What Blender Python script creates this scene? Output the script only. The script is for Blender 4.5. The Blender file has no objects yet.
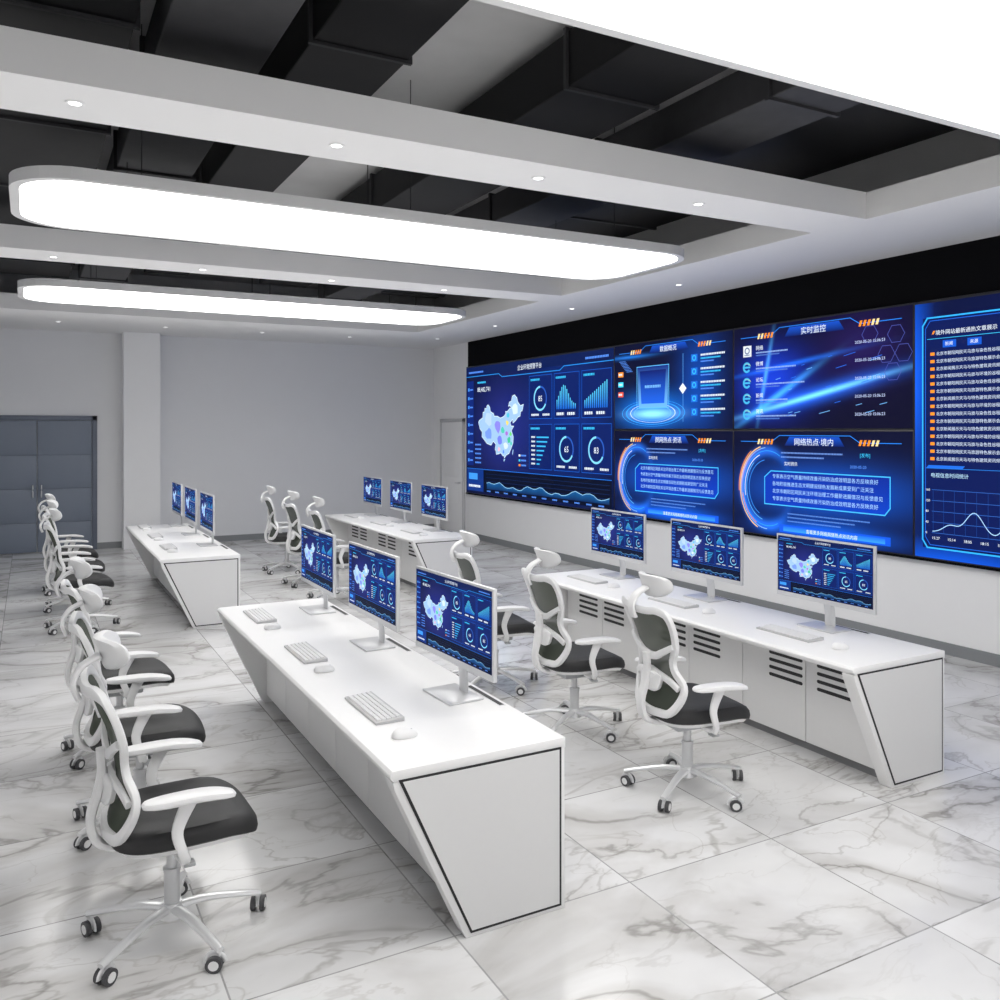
import bpy, bmesh, math, random
from mathutils import Vector, Matrix
random.seed(7)
SC = bpy.context.scene
COL = SC.collection
PI = math.pi
R = math.radians
SC.view_settings.view_transform = 'Standard'

# ------------------------------------------------------------------ materials
def lin(v):
    v = v / 255.0
    return v / 12.92 if v <= 0.04045 else ((v + 0.055) / 1.055) ** 2.4
def c(r, g, b): return (lin(r), lin(g), lin(b))

def mat(name, col, rough=0.5, metal=0.0, noise=0.03, scale=30.0, emis=None, estr=0.0, alpha=1.0, bump=0.0, spec=.5):
    m = bpy.data.materials.new(name); m.use_nodes = True
    nt = m.node_tree; b = nt.nodes['Principled BSDF']
    b.inputs['Roughness'].default_value = rough
    b.inputs['Metallic'].default_value = metal
    b.inputs['Alpha'].default_value = alpha
    b.inputs['Specular IOR Level'].default_value = spec
    tc = nt.nodes.new('ShaderNodeTexCoord')
    nz = nt.nodes.new('ShaderNodeTexNoise'); nz.inputs['Scale'].default_value = scale; nz.inputs['Detail'].default_value = 3
    nt.links.new(tc.outputs['Object'], nz.inputs['Vector'])
    mx = nt.nodes.new('ShaderNodeMix'); mx.data_type = 'RGBA'
    mx.inputs[6].default_value = (*[max(0, x * (1 - noise)) for x in col], 1)
    mx.inputs[7].default_value = (*[min(1, x * (1 + noise)) for x in col], 1)
    nt.links.new(nz.outputs['Fac'], mx.inputs[0])
    nt.links.new(mx.outputs[2], b.inputs['Base Color'])
    if emis:
        b.inputs['Emission Color'].default_value = (*emis, 1)
        b.inputs['Emission Strength'].default_value = estr
    if bump:
        bp = nt.nodes.new('ShaderNodeBump'); bp.inputs['Strength'].default_value = bump; bp.inputs['Distance'].default_value = 0.002
        nt.links.new(nz.outputs['Fac'], bp.inputs['Height']); nt.links.new(bp.outputs['Normal'], b.inputs['Normal'])
    return m

M = {}
M['white'] = mat('white_lacquer', (.84, .838, .835), .42, noise=.01, spec=.35)
M['plastic'] = mat('white_plastic', (.83, .83, .83), .35, noise=.01)
M['keycase'] = mat('keyboard_case_plastic', (.50, .50, .505), .4, noise=.01)
M['keycap'] = mat('keycap_plastic', (.80, .80, .80), .5, noise=.01)
M['greypl'] = mat('grey_plastic', (.42, .43, .44), .45)
M['silver'] = mat('silver_metal', (.66, .665, .675), .35, .45)
M['starm'] = mat('satin_metal_base', (.78, .785, .79), .28, .5, noise=.01)
M['seat'] = mat('black_seat_fabric', (.020, .020, .021), .6, noise=.3, scale=250, bump=.3)
M['netting'] = mat('olive_netting', (.05, .062, .042), .8, noise=.2, scale=300, alpha=.85)
M['wheel'] = mat('caster_rubber', (.06, .06, .065), .5)
M['black'] = mat('black_line', (.01, .01, .012), .5)
M['slot'] = mat('dark_slot', (.02, .02, .022), .6)
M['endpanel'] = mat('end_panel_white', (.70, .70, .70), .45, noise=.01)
M['plinth'] = mat('grey_plinth', (.22, .22, .23), .5)
M['wall'] = mat('grey_wall_paint', (.765, .77, .785), .8, noise=.01, scale=4)
M['wallr'] = mat('white_wall_paint', (.87, .87, .87), .8, noise=.01, scale=4)
M['soffit'] = mat('soffit_paint', (.80, .798, .795), .8, noise=.01, scale=4)
M['slab'] = mat('ceiling_slab_grey', (.60, .60, .60), .9, noise=.10, scale=3)
M['duct'] = mat('black_duct', (.008, .008, .009), .6, noise=.2, scale=8, spec=.25)
M['duct2'] = mat('dark_grey_duct', (.040, .040, .043), .6, noise=.2, scale=8, spec=.25)
M['rim'] = mat('lamp_rim', (.66, .66, .66), .5)
M['glow'] = mat('lamp_diffuser', (.9, .9, .9), .5, emis=(1, .985, .965), estr=5.2)
M['spot'] = mat('spot_lens', (.9, .9, .9), .5, emis=(1, 1, .97), estr=4)
M['bandblk'] = mat('matt_black_surround', (.003, .003, .004), .9, spec=.1)
M['steel'] = mat('blue_grey_door', (.185, .215, .27), .5, .0, noise=.01)
M['steeld'] = mat('blue_grey_door_frame', (.13, .15, .195), .5, .0, noise=.01)
M['base'] = mat('grey_baseboard', (.24, .25, .26), .5)
M['casing'] = mat('black_casing', (.01, .01, .015), .4)
M['frameb'] = mat('door_frame_paint', (.62, .62, .63), .6)

def display_mat():
    m = bpy.data.materials.new('lit_display'); m.use_nodes = True
    nt = m.node_tree; b = nt.nodes['Principled BSDF']
    at = nt.nodes.new('ShaderNodeAttribute'); at.attribute_name = 'Col'
    b.inputs['Base Color'].default_value = (.003, .003, .005, 1)
    b.inputs['Roughness'].default_value = .6
    b.inputs['Specular IOR Level'].default_value = .1
    nt.links.new(at.outputs['Color'], b.inputs['Emission Color'])
    b.inputs['Emission Strength'].default_value = 1.2
    return m
M['display'] = display_mat()

def marble():
    m = bpy.data.materials.new('marble_tiles'); m.use_nodes = True
    nt = m.node_tree; N = nt.nodes; L = nt.links; b = N['Principled BSDF']
    TS = 0.9
    tc = N.new('ShaderNodeTexCoord')
    mp = N.new('ShaderNodeMapping'); mp.inputs['Location'].default_value = (.25, .35, 0)
    L.new(tc.outputs['Object'], mp.inputs['Vector'])
    def brick(c1, c2, mort, msize):
        br = N.new('ShaderNodeTexBrick'); br.offset = 0.0; br.squash = 1.0
        br.inputs['Scale'].default_value = 1; br.inputs['Brick Width'].default_value = TS
        br.inputs['Row Height'].default_value = TS; br.inputs['Mortar Size'].default_value = msize
        br.inputs['Mortar Smooth'].default_value = 0.1
        br.inputs['Color1'].default_value = c1; br.inputs['Color2'].default_value = c2; br.inputs['Mortar'].default_value = mort
        L.new(mp.outputs['Vector'], br.inputs['Vector']); return br
    br = brick((0, 0, 0, 1), (1, 1, 1, 1), (0, 0, 0, 1), .003)
    sc = N.new('ShaderNodeVectorMath'); sc.operation = 'SCALE'; sc.inputs['Scale'].default_value = 13.0
    L.new(br.outputs['Color'], sc.inputs[0])
    rot = N.new('ShaderNodeMapping'); rot.inputs['Rotation'].default_value = (0, 0, R(-25)); rot.inputs['Scale'].default_value = (.7, 1.25, 1)
    L.new(tc.outputs['Object'], rot.inputs['Vector'])
    ad = N.new('ShaderNodeVectorMath'); L.new(rot.outputs[0], ad.inputs[0]); L.new(sc.outputs[0], ad.inputs[1])
    def vein(scale, dist, detail, w1, lo, off, rough=.5):
        o = N.new('ShaderNodeVectorMath'); o.inputs[1].default_value = off; L.new(ad.outputs[0], o.inputs[0])
        nz = N.new('ShaderNodeTexNoise'); nz.inputs['Scale'].default_value = scale; nz.inputs['Detail'].default_value = detail
        nz.inputs['Distortion'].default_value = dist; nz.inputs['Roughness'].default_value = rough
        L.new(o.outputs[0], nz.inputs['Vector'])
        s = N.new('ShaderNodeMath'); s.operation = 'SUBTRACT'; s.inputs[1].default_value = .5; L.new(nz.outputs['Fac'], s.inputs[0])
        a = N.new('ShaderNodeMath'); a.operation = 'ABSOLUTE'; L.new(s.outputs[0], a.inputs[0])
        r = N.new('ShaderNodeValToRGB'); r.color_ramp.interpolation = 'EASE'
        r.color_ramp.elements[0].position = 0; r.color_ramp.elements[0].color = (lo, lo * .985, lo * .965, 1)
        r.color_ramp.elements[1].position = w1; r.color_ramp.elements[1].color = (1, 1, 1, 1)
        L.new(a.outputs[0], r.inputs[0]); return r
    v1 = vein(.9, .8, 6, .016, .62, (0, 0, 0), .5)
    v4 = vein(1.3, .7, 6, .014, .72, (21, 5, 0), .5)
    v5 = vein(2.3, .7, 5, .012, .84, (5, 15, 0), .5)
    v3 = vein(.9, .8, 5, .11, .80, (0, 0, 0), .5)
    def ramp(scale, p0, p1, c0, c1, off=(0, 0, 0)):
        o = N.new('ShaderNodeVectorMath'); o.inputs[1].default_value = off; L.new(ad.outputs[0], o.inputs[0])
        cl = N.new('ShaderNodeTexNoise'); cl.inputs['Scale'].default_value = scale; cl.inputs['Detail'].default_value = 4; L.new(o.outputs[0], cl.inputs['Vector'])
        cr = N.new('ShaderNodeValToRGB'); cr.color_ramp.elements[0].position = p0; cr.color_ramp.elements[0].color = (*c0, 1)
        cr.color_ramp.elements[1].position = p1; cr.color_ramp.elements[1].color = (*c1, 1); L.new(cl.outputs['Fac'], cr.inputs[0]); return cr
    base = ramp(1.2, .3, .6, (.60, .60, .60), (.745, .745, .745))
    mk = ramp(.8, .34, .55, (.15, .15, .15), (1, 1, 1), (3, 11, 0))
    mk2 = ramp(.9, .38, .58, (.1, .1, .1), (1, 1, 1), (13, 1, 0))
    def mul(a, bb, f=None):
        x = N.new('ShaderNodeMix'); x.data_type = 'RGBA'; x.blend_type = 'MULTIPLY'; x.inputs[0].default_value = 1
        if f is not None: L.new(f, x.inputs[0])
        L.new(a, x.inputs[6]); L.new(bb, x.inputs[7]); return x
    a1 = mul(base.outputs[0], v1.outputs[0], mk.outputs[0])
    a2 = mul(a1.outputs[2], v4.outputs[0], mk2.outputs[0])
    a2 = mul(a2.outputs[2], v5.outputs[0], mk2.outputs[0])
    a2 = mul(a2.outputs[2], v3.outputs[0], mk.outputs[0])
    seam = brick((1, 1, 1, 1), (1, 1, 1, 1), (.55, .55, .55, 1), .004)
    a3 = mul(a2.outputs[2], seam.outputs['Color'])
    L.new(a3.outputs[2], b.inputs['Base Color'])
    b.inputs['Roughness'].default_value = .16
    b.inputs['Specular IOR Level'].default_value = .42
    return m
M['marble'] = marble()

# ------------------------------------------------------------------ mesh helpers
def box(bm, x0, x1, y0, y1, z0, z1, bev=0.0, seg=2):
    t = bmesh.new(); bmesh.ops.create_cube(t, size=1)
    for v in t.verts:
        v.co = Vector(((x0 + x1) / 2 + v.co.x * (x1 - x0), (y0 + y1) / 2 + v.co.y * (y1 - y0), (z0 + z1) / 2 + v.co.z * (z1 - z0)))
    if bev: bmesh.ops.bevel(t, geom=list(t.edges), offset=bev, segments=seg, profile=.5, affect='EDGES')
    merge(bm, t)
def merge(bm, t):
    me = bpy.data.meshes.new('tmp'); t.to_mesh(me); t.free(); bm.from_mesh(me); bpy.data.meshes.remove(me)
def prism_y(bm, pts, y0, y1, bev=0.0):
    t = bmesh.new()
    a = [t.verts.new((x, y0, z)) for x, z in pts]; b = [t.verts.new((x, y1, z)) for x, z in pts]
    n = len(pts); t.faces.new(a); t.faces.new(list(reversed(b)))
    for i in range(n): t.faces.new((a[i], b[i], b[(i + 1) % n], a[(i + 1) % n]))
    bmesh.ops.recalc_face_normals(t, faces=t.faces)
    if bev: bmesh.ops.bevel(t, geom=list(t.edges), offset=bev, segments=2, profile=.5, affect='EDGES')
    merge(bm, t)
def prism_z(bm, pts, z0, z1, bev=0.0):
    t = bmesh.new()
    a = [t.verts.new((x, y, z0)) for x, y in pts]; b = [t.verts.new((x, y, z1)) for x, y in pts]
    n = len(pts); t.faces.new(a); t.faces.new(list(reversed(b)))
    for i in range(n): t.faces.new((a[i], b[i], b[(i + 1) % n], a[(i + 1) % n]))
    bmesh.ops.recalc_face_normals(t, faces=t.faces)
    if bev: bmesh.ops.bevel(t, geom=list(t.edges), offset=bev, segments=2, profile=.5, affect='EDGES')
    merge(bm, t)
def crom(P, k=6, closed=False):
    P = [Vector(p) for p in P]; n = len(P); out = []
    rng = range(n if closed else n - 1)
    for i in rng:
        if closed: p0, p1, p2, p3 = P[i - 1], P[i], P[(i + 1) % n], P[(i + 2) % n]
        else: p0, p1, p2, p3 = P[max(i - 1, 0)], P[i], P[i + 1], P[min(i + 2, n - 1)]
        for j in range(k):
            t = j / k
            out.append(.5 * ((2 * p1) + (p2 - p0) * t + (2 * p0 - 5 * p1 + 4 * p2 - p3) * t * t + (3 * p1 - p0 - 3 * p2 + p3) * t ** 3))
    if not closed: out.append(P[-1])
    return out
def sweep(bm, P, rad, closed=False, n=10, up=(0, 0, 1), sq=1.0):
    P = [Vector(p) for p in P]; m = len(P); rings = []; up = Vector(up)
    se = lambda v: math.copysign(abs(v) ** sq, v)
    for i in range(m):
        if closed: t = P[(i + 1) % m] - P[i - 1]
        else: t = P[min(i + 1, m - 1)] - P[max(i - 1, 0)]
        t.normalize()
        s = up.cross(t)
        if s.length < 1e-3: s = Vector((0, 1, 0)).cross(t)
        s.normalize(); nn = t.cross(s)
        if callable(rad): a, b = rad(i / (m - 1))
        elif isinstance(rad, tuple): a, b = rad
        else: a = b = rad
        rings.append([bm.verts.new(P[i] + s * a * se(math.cos(2 * PI * k / n)) + nn * b * se(math.sin(2 * PI * k / n))) for k in range(n)])
    for i in range(m if closed else m - 1):
        A = rings[i]; B = rings[(i + 1) % m]
        for k in range(n): bm.faces.new((A[k], A[(k + 1) % n], B[(k + 1) % n], B[k]))
    if not closed:
        bm.faces.new(list(reversed(rings[0]))); bm.faces.new(rings[-1])
def slab(bm, rx, ry, e, rings, f=None, n=36):
    loops = []
    if f is None: f = lambda u, v, w: (u, v, w)
    for s, w in rings:
        if s == 0: loops.append([bm.verts.new(f(0, 0, w))]); continue
        l = []
        for k in range(n):
            t = 2 * PI * k / n; cc, ss = math.cos(t), math.sin(t)
            u = rx * s * math.copysign(abs(cc) ** (2 / e), cc); v = ry * s * math.copysign(abs(ss) ** (2 / e), ss)
            l.append(bm.verts.new(f(u, v, w)))
        loops.append(l)
    for A, B in zip(loops, loops[1:]):
        for k in range(n):
            k2 = (k + 1) % n
            if len(A) == 1: bm.faces.new((A[0], B[k], B[k2]))
            elif len(B) == 1: bm.faces.new((A[k], A[k2], B[0]))
            else: bm.faces.new((A[k], A[k2], B[k2], B[k]))
def cyl(bm, p, r, h, n=20, axis='z', r2=None):
    r2 = r if r2 is None else r2
    p = Vector(p)
    d = {'x': Vector((1, 0, 0)), 'y': Vector((0, 1, 0)), 'z': Vector((0, 0, 1))}[axis]
    s = {'x': Vector((0, 1, 0)), 'y': Vector((0, 0, 1)), 'z': Vector((1, 0, 0))}[axis]; q = d.cross(s)
    A = [bm.verts.new(p + r * (s * math.cos(2 * PI * k / n) + q * math.sin(2 * PI * k / n))) for k in range(n)]
    B = [bm.verts.new(p + d * h + r2 * (s * math.cos(2 * PI * k / n) + q * math.sin(2 * PI * k / n))) for k in range(n)]
    for k in range(n): bm.faces.new((A[k], A[(k + 1) % n], B[(k + 1) % n], B[k]))
    bm.faces.new(list(reversed(A))); bm.faces.new(B)

def obj(name, bm, m, parent=None, smooth=True, loc=None):
    bmesh.ops.recalc_face_normals(bm, faces=bm.faces)
    me = bpy.data.meshes.new(name); bm.to_mesh(me); bm.free()
    if smooth:
        me.shade_smooth(); me.set_sharp_from_angle(angle=R(38))
    me.materials.append(M[m])
    o = bpy.data.objects.new(name, me); COL.objects.link(o)
    if parent: o.parent = parent
    if loc: o.location = loc
    return o
def empty(name, loc=(0, 0, 0), rz=0):
    o = bpy.data.objects.new(name, None); o.empty_display_size = .1; COL.objects.link(o)
    o.location = loc; o.rotation_euler = (0, 0, rz); return o
def tag(o, label, cat, group=None):
    o['label'] = label; o['category'] = cat
    if group: o['group'] = group
    return o
def struct(o): o['kind'] = 'structure'; return o
def copy_tree(o, parent=None):
    k = o.copy(); COL.objects.link(k)
    if parent: k.parent = parent
    for ch in list(o.children): copy_tree(ch, k)
    return k

# ------------------------------------------------------------------ room constants
XW, XL, YB, YF, ZC, ZS = 7.55, -2.3, 16.85, -1.1, 3.82, 4.9

def sbox(name, m, *a, bev=0.0, smooth=False):
    bm = bmesh.new(); box(bm, *a, bev=bev); return struct(obj(name, bm, m, smooth=smooth))
bm = bmesh.new(); box(bm, XL - .2, XW + .2, YF - .2, YB + .2, -.1, 0); struct(obj('floor', bm, 'marble', smooth=False))
sbox('wall_back', 'wall', XL - .15, XW + .15, YB, YB + .15, 0, ZS)
sbox('wall_right', 'wallr', XW, XW + .15, YF, YB, 0, ZS)
sbox('wall_left', 'wallr', XL - .15, XL, YF, YB, 0, ZS)
sbox('wall_front', 'wallr', XL - .15, XW + .15, YF - .15, YF, 0, ZS)
sbox('ceiling', 'slab', XL - .15, XW + .15, YF - .15, YB + .15, ZS, ZS + .1)
XI, XI2, YI, YI2 = 6.0, -.85, 14.1, -.4
bm = bmesh.new()
box(bm, XI, XW, YF, YB, ZC, ZC + .22); box(bm, XL, XI2, YF, YB, ZC, ZC + .22)
box(bm, XI2, XI, YI, YB, ZC, ZC + .22); box(bm, XI2, XI, YF, YI2, ZC, ZC + .22)
struct(obj('ceiling', bm, 'soffit', smooth=False))
for i, y in enumerate((5.07, 9.67)):
    sbox('trim_%d' % (i + 1), 'soffit', XI2, XI, y - .28, y + .28, ZC, ZC + .22)
sbox('trim_3', 'wallr', 1.45, 2.05, YB - .38, YB, 0, ZC)           # pillar
sbox('baseboard_back', 'base', 2.05, XW, YB - .015, YB, 0, .11)
sbox('baseboard_back', 'base', .97 + .08, 1.45, YB - .015, YB, 0, .11)
sbox('baseboard_right', 'base', XW - .015, XW, YF, 15.26, 0, .11)
sbox('trim_4', 'bandblk', XW - .012, XW, .5, 15.2, .86, ZC)       # black surround of the video wall
sbox('trim_5', 'bandblk', XW - .062, XW - .012, .5, 15.2, .855, .879)   # ledge carrying the video wall screens

def wall_door_back():
    root = struct(empty('door_1', (0, YB, 0)))
    f = bmesh.new()
    for a in ((-.83, -.75, 0, 2.35), (.97, 1.05, 0, 2.35), (-.83, 1.05, 2.27, 2.35)):
        box(f, a[0], a[1], -.05, .0, a[2], a[3], bev=.004)
    obj('door_frame', f, 'steeld', root)
    for (x0, x1, hx) in ((-.745, .11, .05), (.12, .965, .18)):
        b = bmesh.new(); box(b, x0, x1, -.026, -.002, .01, 2.265)
        for (z0, z1) in ((.01, .50), (.515, 1.08), (1.095, 1.66), (1.675, 2.265)):
            box(b, x0 + .004, x1 - .004, -.040, -.02, z0, z1, bev=.005)
        leaf = obj('door_leaf', b, 'steel', root)
        h = bmesh.new(); sweep(h, crom([(hx, -.03, .95), (hx, -.09, .97), (hx, -.09, 1.13), (hx, -.03, 1.15)], 4), .011)
        obj('door_handle', h, 'silver', leaf)
wall_door_back()
def wall_door_side():
    root = struct(empty('door_2', (XW, 15.9, 0)))
    f = bmesh.new()
    for a in ((-.56, -.49, 0, 2.33), (.49, .56, 0, 2.33), (-.56, .56, 2.26, 2.33)):
        box(f, -.04, 0, a[0], a[1], a[2], a[3], bev=.004)
    obj('door_frame', f, 'frameb', root)
    b = bmesh.new(); box(b, -.03, -.002, -.485, .485, .01, 2.255, bev=.003)
    for z0, z1 in ((.2, 1.0), (1.15, 2.1)): box(b, -.036, -.028, -.36, .36, z0, z1, bev=.004)
    leaf = obj('door_leaf', b, 'wallr', root)
    h = bmesh.new(); sweep(h, crom([(-.03, -.4, 1.05), (-.08, -.4, 1.05), (-.085, -.37, 1.05), (-.085, -.27, 1.05)], 4), .011)
    obj('door_handle', h, 'silver', leaf)
wall_door_side()

# ------------------------------------------------------------------ ceiling lights
def rrect(x0, x1, y0, y1, r, n=10):
    P = []
    for cx, cy, a in ((x1 - r, y1 - r, 0), (x0 + r, y1 - r, 90), (x0 + r, y0 + r, 180), (x1 - r, y0 + r, 270)):
        for k in range(n + 1):
            t = R(a + 90 * k / n); P.append((cx + r * math.cos(t), cy + r * math.sin(t)))
    return P
LL = ['wide glowing ceiling light panel cut off by the top right edge of the photo',
      'long glowing ceiling light panel with rounded ends between the two ceiling beams',
      'farthest glowing ceiling light panel, hanging before the back wall']
for i, (y0, y1) in enumerate(((1.35, 2.88), (6.15, 7.72), (10.8, 12.3))):
    root = tag(empty('ceiling_light', (2.68, (y0 + y1) / 2, 3.7)), LL[i], 'ceiling light', 'rounded ceiling light panels')
    hx, hy = 2.80, (y1 - y0) / 2
    out = rrect(-hx, hx, -hy, hy, .42); inn = rrect(-hx + .06, hx - .06, -hy + .05, hy - .05, .37)
    b = bmesh.new()
    rings = [[b.verts.new((x, y, z)) for x, y in P] for P, z in ((inn, .012), (inn, 0), (out, 0), (out, .08))]
    n = len(out)
    for A, B in zip(rings, rings[1:]):
        for k in range(n): b.faces.new((A[k], A[(k + 1) % n], B[(k + 1) % n], B[k]))
    b.faces.new(rings[-1])
    obj('lamp_housing', b, 'rim', root, smooth=False)
    b = bmesh.new(); prism_z(b, rrect(-hx + .061, hx - .061, -hy + .051, hy - .051, .369), .006, .011)
    obj('diffuser', b, 'glow', root, smooth=False)
    for sx in (-2.0, 0, 2.0):
        for sy in (-.5, .5):
            b = bmesh.new(); cyl(b, (sx, sy, .08), .004, ZS - 3.7 - .08, 8); obj('hanging_rod', b, 'duct2', root)

def make_downlight():
    root = empty('downlight')
    b = bmesh.new()
    prof = [(.028, .002), (.032, -.005), (.045, -.005), (.049, 0)]
    rr = [[b.verts.new((r * math.cos(2 * PI * k / 24), r * math.sin(2 * PI * k / 24), z)) for k in range(24)] for r, z in prof]
    for A, B in zip(rr, rr[1:]):
        for k in range(24): b.faces.new((A[k], A[(k + 1) % 24], B[(k + 1) % 24], B[k]))
    obj('trim_ring', b, 'plastic', root)
    b = bmesh.new(); cyl(b, (0, 0, -.004), .030, .003, 24); obj('lamp_lens', b, 'spot', root)
    return root
dl = None
ORD = ['first', 'second', 'third', 'fourth', 'fifth', 'sixth', 'seventh']
spots = []
for r_, y in (('front ceiling beam', 5.07), ('rear ceiling beam', 9.67)):
    for k, x in enumerate((.21, 1.63, 3.05, 4.47)):
        spots.append((x, y, 'small round downlight in the %s, %s from the left' % (r_, ORD[k])))
for k, y in enumerate((14.9, 12.6, 10.3, 8.0)):
    spots.append((6.75, y, 'small round downlight in the ceiling border above the video wall, %s from far end' % ORD[k]))
for k, x in enumerate((.4, 2.0, 3.6, 5.2)):
    spots.append((x, 15.4, 'small round downlight in the ceiling border before the back wall, %s from left' % ORD[k]))
for i, (x, y, lb) in enumerate(spots):
    if dl is None: dl = make_downlight(); o = dl
    else: o = copy_tree(dl)
    o.location = (x, y, ZC - .001); tag(o, lb, 'downlight', 'recessed ceiling downlights')

# ------------------------------------------------------------------ ducts in the void
def duct(x0, x1, y0, y1, z0, z1, m, label, step=1.9):
    root = tag(empty('air_duct', ((x0 + x1) / 2, (y0 + y1) / 2, z0)), label, 'duct', 'dark ducts above the ceiling beams')
    w, l, h = (x1 - x0) / 2, (y1 - y0) / 2, z1 - z0
    b = bmesh.new(); box(b, -w, w, -l, l, 0, h, bev=.01); obj('duct_body', b, m, root, smooth=False)
    q = -l + .02
    while q < l - .05:
        b = bmesh.new()
        box(b, -w - .025, -w, q, q + .03, -.02, h + .02); box(b, w, w + .025, q, q + .03, -.02, h + .02)
        box(b, -w, w, q, q + .03, -.02, 0); box(b, -w, w, q, q + .03, h, h + .02)
        obj('flange', b, 'duct2', root, smooth=False)
        q += step
    for sx in (-1, 1):
        for sy in (-.8, 0, .8):
            b = bmesh.new(); cyl(b, (sx * w * .9, sy * l, h), .008, ZS - z1, 6); obj('hanger_rod', b, 'duct2', root)
duct(-.85, .50, 3.1, 13.9, 4.28, 4.75, 'duct', 'wide black air duct running above the beams at the far left')
duct(.62, 1.20, .0, 13.9, 4.22, 4.5, 'duct2', 'narrow dark grey air duct second from the left above the beams')
duct(1.5, 2.12, 3.2, 13.9, 4.45, 4.85, 'duct', 'black air duct left of the pale ceiling patch')
duct(3.20, 3.95, 3.0, 13.9, 4.42, 4.8, 'duct', 'black air duct right of the pale ceiling patch')
duct(4.15, 4.75, .2, 13.9, 4.22, 4.5, 'duct2', 'dark grey air duct second from the right above the beams')
duct(4.90, 6.25, .2, 13.9, 4.4, 4.8, 'duct', 'wide black air duct nearest the video wall side')
for i, x in enumerate((1.37, 4.05)):
    root = tag(empty('ceiling_pipe', (x, 7.0, 4.6)), ['thin dark pipe hung left of the pale ceiling patch', 'thin dark pipe hung right of the pale ceiling patch'][i], 'pipe', 'ceiling pipes')
    b = bmesh.new(); cyl(b, (0, -6.8, 0), .035, 13.6, 12, 'y'); obj('pipe_body', b, 'duct2', root)
    for k in range(5):
        b = bmesh.new(); cyl(b, (0, -6 + 3 * k, .03), .006, ZS - 4.63, 6); cyl(b, (0, -6.02 + 3 * k, 0), .042, .04, 12, 'y'); obj('pipe_clamp', b, 'duct2', root)

# ------------------------------------------------------------------ display canvas
_tc = {}
def text_data(s):
    if s in _tc: return _tc[s]
    cu = bpy.data.curves.new('t', 'FONT'); cu.body = s; cu.size = 1; cu.resolution_u = 2
    ob = bpy.data.objects.new('t', cu); COL.objects.link(ob)
    dg = bpy.context.evaluated_depsgraph_get(); dg.update()
    me = bpy.data.meshes.new_from_object(ob.evaluated_get(dg))
    vs = [(v.co.x, v.co.y) for v in me.vertices]; fs = [tuple(p.vertices) for p in me.polygons]
    bpy.data.objects.remove(ob); bpy.data.curves.remove(cu); bpy.data.meshes.remove(me)
    _tc[s] = (vs, fs); return _tc[s]
class Canvas:
    def __init__(s):
        s.V = []; s.F = []; s.K = []
    def face(s, pts, col, layer=1):
        i = len(s.V); s.V += [(p[0], p[1], layer) for p in pts]
        s.F.append(tuple(range(i, i + len(pts))))
        s.K.append([col] * len(pts) if not isinstance(col, list) else col)
    def rect(s, x0, y0, x1, y1, col, layer=1, col2=None):
        k = col if col2 is None else [col, col, col2, col2]
        s.face([(x0, y0), (x1, y0), (x1, y1), (x0, y1)], k, layer)
    def bg(s, W, H, fn, nx=48, ny=24):
        for i in range(nx):
            for j in range(ny):
                P = [(W * a / nx, H * b / ny) for a, b in ((i, j), (i + 1, j), (i + 1, j + 1), (i, j + 1))]
                s.face(P, [fn(*p) for p in P], 0)
    def line(s, P, w, col, layer=2, closed=False):
        n = len(P)
        for i in range(n if closed else n - 1):
            a = Vector(P[i]); b = Vector(P[(i + 1) % n]); d = b - a
            if d.length < 1e-6: continue
            q = Vector((-d.y, d.x)).normalized() * w / 2; e = d.normalized() * w / 2
            s.face([a - q - e, b - q + e, b + q + e, a + q - e], col, layer)
    def frame(s, x0, y0, x1, y1, w, col, layer=2):
        s.line([(x0, y0), (x1, y0), (x1, y1), (x0, y1)], w, col, layer, True)
    def ring(s, cx, cy, r, w, col, a0=0, a1=360, layer=2, ky=1.0, n=40, col2=None):
        m = max(3, int(n * (a1 - a0) / 360))
        for k in range(m):
            t0 = R(a0 + (a1 - a0) * k / m); t1 = R(a0 + (a1 - a0) * (k + 1) / m)
            f = lambda t, q: (cx + q * math.cos(t), cy + ky * q * math.sin(t))
            s.face([f(t0, r - w / 2), f(t1, r - w / 2), f(t1, r + w / 2), f(t0, r + w / 2)], col if col2 is None else [col, col, col2, col2], layer)
    def text(s, t, x, y, size, col, layer=3, align='l'):
        vs, fs = text_data(t)
        if not vs: return
        w = max(v[0] for v in vs) * size
        ox = x - (w / 2 if align == 'c' else (w if align == 'r' else 0))
        i = len(s.V); s.V += [(ox + v[0] * size, y + v[1] * size, layer) for v in vs]
        for f in fs:
            s.F.append(tuple(i + q for q in f)); s.K.append([col] * len(f))
    def dashes(s, x, y, w, h, col, layer=2, seed=0):
        rr = random.Random(seed); q = x
        while q < x + w:
            l = h * rr.uniform(.7, 1.1)
            s.rect(q, y, min(q + l, x + w), y + h, col, layer)
            s.rect(q + l * .2, y + h * .3, min(q + l * .7, x + w), y + h * .45, (col[0] * .3, col[1] * .3, col[2] * .3), layer + .5)
            q += l + h * .3
    def mesh(s, name, S, dl):
        me = bpy.data.meshes.new(name)
        me.from_pydata([(-v[2] * dl, -v[0] * S, v[1] * S) for v in s.V], [], s.F)
        at = me.color_attributes.new('Col', 'FLOAT_COLOR', 'CORNER')
        buf = []
        for k in s.K:
            for q in k: buf += [q[0], q[1], q[2], 1.0]
        at.data.foreach_set('color', buf); me.materials.append(M['display']); me.update(); return me

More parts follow.
